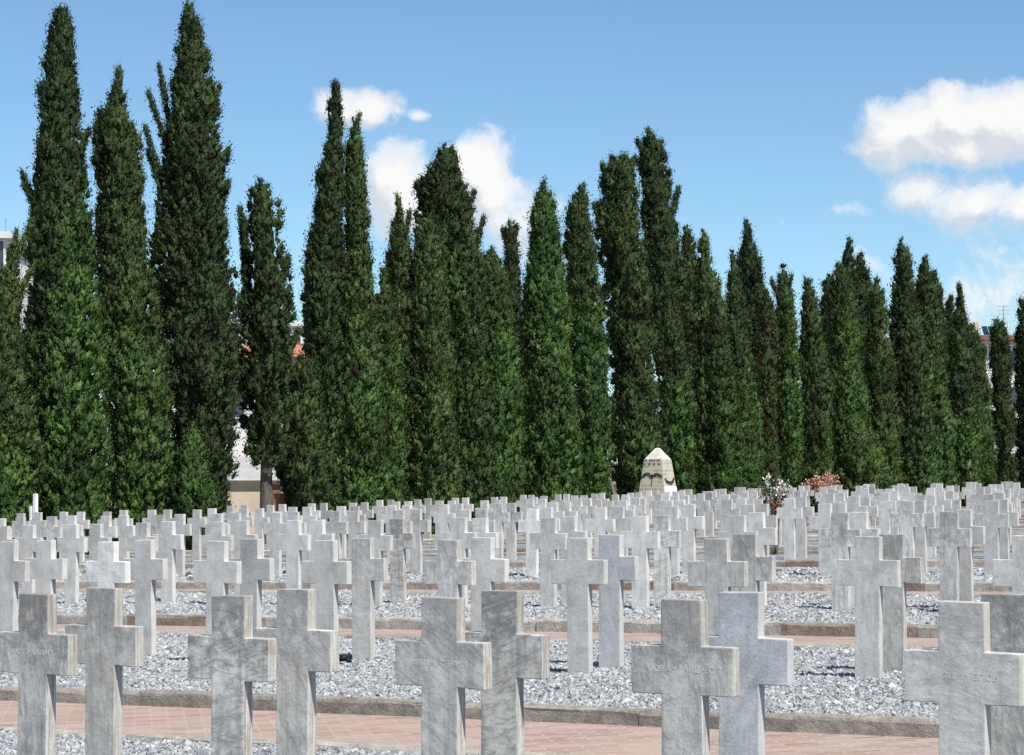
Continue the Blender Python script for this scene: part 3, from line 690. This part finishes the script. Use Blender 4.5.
def bush(name, label, cat, px, g, blobs, leafcol, n_leaf, stems, sdepth, seed):
    """stems, leaves and flower heads; blobs: (px, py, radius px, colour, count, petal size)"""
    p, Y = mount(px, g); k = Y / F; R = np.random.default_rng(seed)
    root = empty(name, p); tag(root, label, cat)
    bm = bmesh.new()
    for (x, y, rpx, *_ ) in blobs[:stems]:
        e = at_px(x, y, Y); tube(bm, [(R.uniform(-.08, .08), R.uniform(-.08, .08), -.05), ((e[0] - p.x) * .5, R.uniform(-.1, .1), (e[2] - p.z) * .55), (e[0] - p.x, 0, e[2] - p.z)], [.018, .013, .006], 5)
    from_bm('stem', bm, M['bark'], root)
    LV, LC, FV, FC = [], [], [], []
    for (x, y, rpx, colr, cnt, ps) in blobs:
        e = np.array(at_px(x, y, Y)) - np.array(p); rad = rpx * k
        m = n_leaf
        P = e + R.normal(0, .55, (m, 3)) * rad * np.array((1, sdepth, 1)); N = R.normal(0, 1, (m, 3)); N /= np.linalg.norm(N, axis=1)[:, None]
        V, C, _ = leaf_cloud(P, N, np.full(m, .10), R, 5, .3, np.repeat(np.array(leafcol)[None], m, 0)); LV.append(V); LC.append(C)
        if cnt:
            P = e + R.normal(0, .5, (cnt, 3)) * rad * np.array((1, sdepth, 1)) + np.array((0, -.04, 0))
            N = np.repeat(np.array([(0, -.4, .6)]), cnt, 0)
            V, C, _ = leaf_cloud(P, N, np.full(cnt, ps), R, 14, .2, np.repeat(np.array(colr)[None], cnt, 0), .15); FV.append(V); FC.append(C)
    V = np.concatenate(LV); from_np('foliage', V, np.arange(len(V)).reshape(-1, 4), M['flower'], np.concatenate(LC), root)
    if FV:
        V = np.concatenate(FV); from_np('blossom', V, np.arange(len(V)).reshape(-1, 4), M['flower'], np.concatenate(FC), root)
WH, RD, PK = (.72, .68, .58), (.42, .13, .10), (.60, .33, .25)
bush('rose_bush', 'tall rose bush with white and red blooms among the crosses', 'rose bush', 774, -18.0,
     [(769,487,6,WH,5,.10),(780,488,5,WH,6,.11),(766,493,6,(.42,.36,.2),4,.09),(776,494,5,WH,4,.10),(782,496,3,RD,4,.09),(774,502,6,RD,7,.09),(777,506,4,(.6,.3,.22),4,.09),(775,511,4,RD,2,.07)], (.05, .075, .03), 22, 6, .7, 31)
bush('flowering_shrub', 'rounded shrub covered in salmon pink blossom before the cypresses', 'shrub', 822, -36.2,
     [(812,487,6,PK,14,.18),(820,484,8,PK,20,.18),(830,483,7,PK,18,.18),(823,489,8,PK,14,.18),(836,488,6,PK,3,.15)], (.05, .08, .03), 26, 4, .8, 32)

# crumpled dark bag on the gravel
wx, wy = 0, 0
Yb = 19.75; xb = (345 - 512) * Yb / F
bm = bmesh.new(); bmesh.ops.create_icosphere(bm, subdivisions=3, radius=1)
co = np.array([v.co[:] for v in bm.verts]); nn = vnoise(co * 2.3 + 9, 3) - .5
for v, q in zip(bm.verts, nn): v.co = v.co * (1 + .9 * q); v.co = Vector((v.co.x * .06, v.co.y * .045, v.co.z * .028 + .045 - .03 * v.co.x * v.co.x - .015 * v.co.x))
bo = from_bm('crumpled_bag', bm, M['black']); bo.location = (xb, Yb, float(ground(xb, Yb)))
bo.rotation_euler = (0, 0, .3)
tag(bo, 'small crumpled black bag lying on the gravel beside a cross foot', 'bag')

# ------------------------------------------------------------------ buildings beyond the trees
def bpart(name, parent, mat, *boxes):
    bm = bmesh.new()
    for b in boxes: box(bm, *b)
    return from_bm(name, bm, mat, parent)
def windows(parent, xs, zs_, w, h, yface):
    for x in xs:
        for z in zs_:
            f = bpart('window', parent, M['white'], (x - w/2 - .06, x - w/2, yface - .05, yface + .02, z - .06, z + h + .06), (x + w/2, x + w/2 + .06, yface - .05, yface + .02, z - .06, z + h + .06), (x - w/2, x + w/2, yface - .05, yface + .02, z + h, z + h + .06), (x - w/2, x + w/2, yface - .07, yface + .02, z - .06, z))
            bpart('pane', f, M['glass'], (x - w/2, x + w/2, yface - .02, yface + .01, z, z + h))
Yh = line_depth(265, -50.0); k = Yh / F
gx0 = (265 - 512) * k; gz = float(ground(gx0, Yh)) - .3
ho = empty('house', (gx0, Yh, gz)); tag(ho, 'white two storey house with red tiled roof seen through the gap in the trees', 'house')
ze = at_px(265, 357, Yh)[2] - gz; hw = 62 * k
bpart('wall', ho, M['white'], (-hw, hw, 0, 7, 0, ze))
bm = bmesh.new(); zr = ze + .5
v = [bm.verts.new(q) for q in ((-hw-.4, -.4, ze), (hw+.4, -.4, ze), (hw+.4, 7.4, ze), (-hw-.4, 7.4, ze), (-hw+2.5, 3.5, ze+1.0), (hw-2.5, 3.5, ze+1.0))]
for f in ((0,1,5,4),(1,2,5),(2,3,4,5),(3,0,4),(3,2,1,0)): bm.faces.new([v[i] for i in f])
from_bm('roof', bm, M['tiles'], ho)
windows(ho, (-hw*.55, hw*.1, hw*.7), (1.0, ze - 2.2), 1.0, 1.3, 0)
Ya = line_depth(250, -45.5); k = Ya / F; xa = (258 - 512) * k; za = float(ground(xa, Ya)) - .3
an = empty('outbuilding', (xa, Ya, za)); tag(an, 'low cream outbuilding with pale sloping roof behind the bare cypress trunk', 'outbuilding')
z80 = at_px(258, 480, Ya)[2] - za; z56 = at_px(258, 456, Ya)[2] - za; hw = 30 * k
bpart('wall', an, M['cream'], (-hw, hw, 0, 2.2, 0, z80))
bm = bmesh.new()
a = [bm.verts.new(q) for q in ((-hw-.12, -.2, z80), (hw+.12, -.2, z80), (hw+.12, 2.3, z56), (-hw-.12, 2.3, z56))]
bm.faces.new(a); bmesh.ops.solidify(bm, geom=list(bm.faces), thickness=.1); from_bm('roof', bm, M['paleroof'], an)
bpart('door', an, M['brown'], (hw*.35, hw*.75, -.03, .02, 0, min(1.9, z80 - .1)))
p, Y = mount(284, -39.5)
pt = empty('terracotta_pot', p); tag(pt, 'terracotta planter standing under the trees beside the cream outbuilding', 'planter')
bm = bmesh.new(); zq = at_px(284, 493, Y)[2] - p.z; tube(bm, [(0,0,0), (0,0,zq*.88), (0,0,zq*.9), (0,0,zq)], [.16, .26, .3, .3], 14); from_bm('pot', bm, M['terra'], pt)

def block(px0, px1, ytop, g, label, floors):
    mid = (px0 + px1) / 2; Yk = line_depth(mid, g); k = Yk / F
    x = (mid - 512) * k; z = float(ground(x, Yk)) - .4; o = empty('apartment_building', (x, Yk, z)); tag(o, label, 'building')
    h = at_px(mid, ytop, Yk)[2] - z; hw = (px1 - px0) / 2 * k
    bpart('wall', o, M['white'], (-hw, hw, 0, 9, 0, h))
    fh = h / floors
    windows(o, [(-hw + (i + .5) * 2 * hw / 4) for i in range(4)], [j * fh + .9 for j in range(floors)], min(1.2, hw / 3), 1.3, 0)
    bpart('slab', o, M['paleroof'], (-hw - .25, hw + .25, -.25, 9.25, h, h + .25))
    return o, hw, h, k
o, hw, h, k = block(262, 345, 326, -78, 'pale apartment block rising behind the red tiled roof', 4)
bpart('stair_tower', o, M['white'], (-hw*.1, hw*.4, 2, 5, h + .25, h + 1.1))
bm = bmesh.new(); tube(bm, [(.0, 3, h), (.0, 3, h + 3.0)], [.04, .03], 5); tube(bm, [(-.5, 3, h + 2.8), (.5, 3, h + 2.8)], [.02, .02], 4); from_bm('antenna', bm, M['metal'], o)
o, hw, h, k = block(-60, 5, 238, -60, 'white apartment block glimpsed at the extreme left above the trees', 5)
bpart('wing', o, M['white'], (hw, hw + 7 * k, .5, 8, 0, h - 38 * k))
bm = bmesh.new(); tube(bm, [(hw - .25, 1, h), (hw - .25, 1, h + .9)], [.04, .03], 5); from_bm('antenna', bm, M['metal'], o)
o, hw, h, k = block(986, 1070, 345, -52, 'white building with brown eave and rooftop solar panels at right', 4)
bpart('eave', o, M['brown'], (-hw - 9*k, hw + .6, -.8, 9.6, h + .26, h + .26 + 5 * k))
ztop = h + .26 + 5 * k
for j in range(4):
    bm = bmesh.new(); x0 = -hw + (.5 + j * 6.2) * k
    v = [bm.verts.new(q) for q in ((x0, .6, ztop + .1), (x0 + 5.6*k, .6, ztop + .1), (x0 + 5.6*k, 1.5, ztop + 11*k), (x0, 1.5, ztop + 11*k))]
    bm.faces.new(v); bmesh.ops.solidify(bm, geom=list(bm.faces), thickness=.06)
    from_bm('solar_panel', bm, M['panel'], o)
bpart('chimney', o, M['cream'], (-hw - 8*k, -hw - 3*k, 1, 1.6, ztop, ztop + 15*k))
bpart('stair_tower', o, M['white'], (-hw + 22*k, -hw + 30*k, 2, 6, ztop, ztop + 14*k))
bm = bmesh.new(); xa = -hw + 26*k; tube(bm, [(xa, 2.5, ztop + 13*k), (xa, 2.5, ztop + 33*k)], [.05, .04], 5)
for q in (24, 28, 32): tube(bm, [(xa - .4, 2.5, ztop + q*k), (xa + .4, 2.5, ztop + q*k)], [.03, .03], 4)
from_bm('antenna', bm, M['metal'], o)

# ------------------------------------------------------------------ light, sky, camera
sg = (.57, -.28, 1.0)                                      # towards the sun, in the plot's axes
sx, sy = world(sg[0], sg[1]); sv = Vector((sx, sy, sg[2])).normalized()
el = math.asin(sv.z); az = math.atan2(sv.x, sv.y)
L = bpy.data.lights.new('sun', 'SUN'); L.energy = 4.6; L.angle = math.radians(.53); L.color = (1.0, .955, .89)
so = bpy.data.objects.new('sun', L); COL.objects.link(so); so.rotation_euler = sv.to_track_quat('Z', 'Y').to_euler()

W = bpy.data.worlds.new('World'); S.world = W; W.use_nodes = True
t = W.node_tree; t.nodes.clear()
class WN(NT):
    def __init__(s, tree): s.t = tree
w = WN(t)
out = w.n('ShaderNodeOutputWorld'); bg = w.n('ShaderNodeBackground'); w.l(bg.outputs[0], out.inputs[0])
sky = w.n('ShaderNodeTexSky', sky_type='NISHITA'); sky.sun_disc = False; sky.sun_elevation = el; sky.sun_rotation = az
sky.altitude = 1500; sky.air_density = 1.0; sky.dust_density = 0.3; sky.ozone_density = 1.2
SKY = .095
dirv = w.n('ShaderNodeTexCoord').outputs['Generated']
sp = w.n('ShaderNodeSeparateXYZ'); w.l(dirv, sp.inputs[0])
yy = w.math('MAXIMUM', sp.outputs[1], .02)
U = w.math('DIVIDE', sp.outputs[0], yy); Vv = w.math('DIVIDE', sp.outputs[2], yy)
uv = w.n('ShaderNodeCombineXYZ'); w.l(U, uv.inputs[0]); w.l(Vv, uv.inputs[1])
def cl(px, py): return (px - 512) / F, (475.25 - py) / F
def cloud_field(off):
    U2 = w.math('ADD', U, off[0]); V2 = w.math('ADD', Vv, off[1])
    uv2 = w.n('ShaderNodeCombineXYZ'); w.l(U2, uv2.inputs[0]); w.l(V2, uv2.inputs[1])
    best = None
    for (px, py, a, b, st) in CL:
        u0, v0 = cl(px, py)
        dx = w.math('DIVIDE', w.math('SUBTRACT', U2, u0), a / F); dy = w.math('DIVIDE', w.math('SUBTRACT', V2, v0), b / F)
        e = w.math('SQRT', w.math('ADD', w.math('MULTIPLY', dx, dx), w.math('MULTIPLY', dy, dy)))
        f = w.math('MULTIPLY', w.math('SUBTRACT', 1.0, e), st)
        best = f if best is None else w.math('SMOOTH_MAX', best, f, .25)
    n1 = w.noise(uv2.outputs[0], 30, 8, .60, .5)
    n2 = w.noise(uv2.outputs[0], 120, 6, .65, .8)
    return w.math('ADD', best, w.math('ADD', w.math('MULTIPLY', w.math('SUBTRACT', n1, .5), 1.5), w.math('MULTIPLY', w.math('SUBTRACT', n2, .5), .45)))
CL = [(895,135,50,44,1),(925,128,46,42,1),(965,116,56,38,1.05),(1015,120,66,44,1.05),(960,148,100,26,.9),(1070,130,60,44,1),
      (925,192,40,36,.8),(975,202,66,34,.8),(1025,208,56,30,.8),
      (340,106,34,24,.8),(368,106,42,26,.9),(418,114,16,9,.5),
      (400,178,40,50,1),(478,172,44,52,1.1),(490,195,36,44,.9),(440,205,84,38,.9),
      (842,208,20,7,.22),(985,300,95,34,.1),(525,222,60,44,.42)]
d0 = cloud_field((0, 0)); d1 = cloud_field((.006, .010))
alpha = w.ramp(d0, [(-.0, 0.0), (0.10, 0.22), (0.27, 0.66), (0.6, 0.95)])
shade = w.ramp(w.math('ADD', w.math('MULTIPLY', w.math('SUBTRACT', d0, d1), .9), .5), [(0.33, 0.0), (0.67, 1.0)])
front = w.math('GREATER_THAN', sp.outputs[1], .05)
ccol = w.mix(shade, (5.0, 5.2, 5.5), (6.9, 6.8, 6.65))
skyc = w.mix(w.math('MULTIPLY', alpha, front), w.mix(1.0, sky.outputs[0], (.70, .88, .95), 'MULTIPLY'), ccol)
w.l(skyc, bg.inputs[0]); bg.inputs[1].default_value = SKY

cam = bpy.data.cameras.new('camera'); co = bpy.data.objects.new('camera', cam); COL.objects.link(co)
cam.sensor_width = 36; cam.lens = 36 * F / 1024; cam.clip_start = .1; cam.clip_end = 8000
co.matrix_world = Matrix.Translation((0, 0, EYE)) @ Matrix.Rotation(PI/2 + PITCH, 4, 'X') @ Matrix.Rotation(ROLL, 4, 'Z')
S.camera = co
S.view_settings.view_transform = 'Standard'; S.view_settings.look = 'None'
S.view_settings.exposure = 0.6; S.view_settings.gamma = 1.0
S.cycles.max_bounces = 6; S.cycles.diffuse_bounces = 3; S.cycles.transparent_max_bounces = 4
S.cycles.use_denoising = True
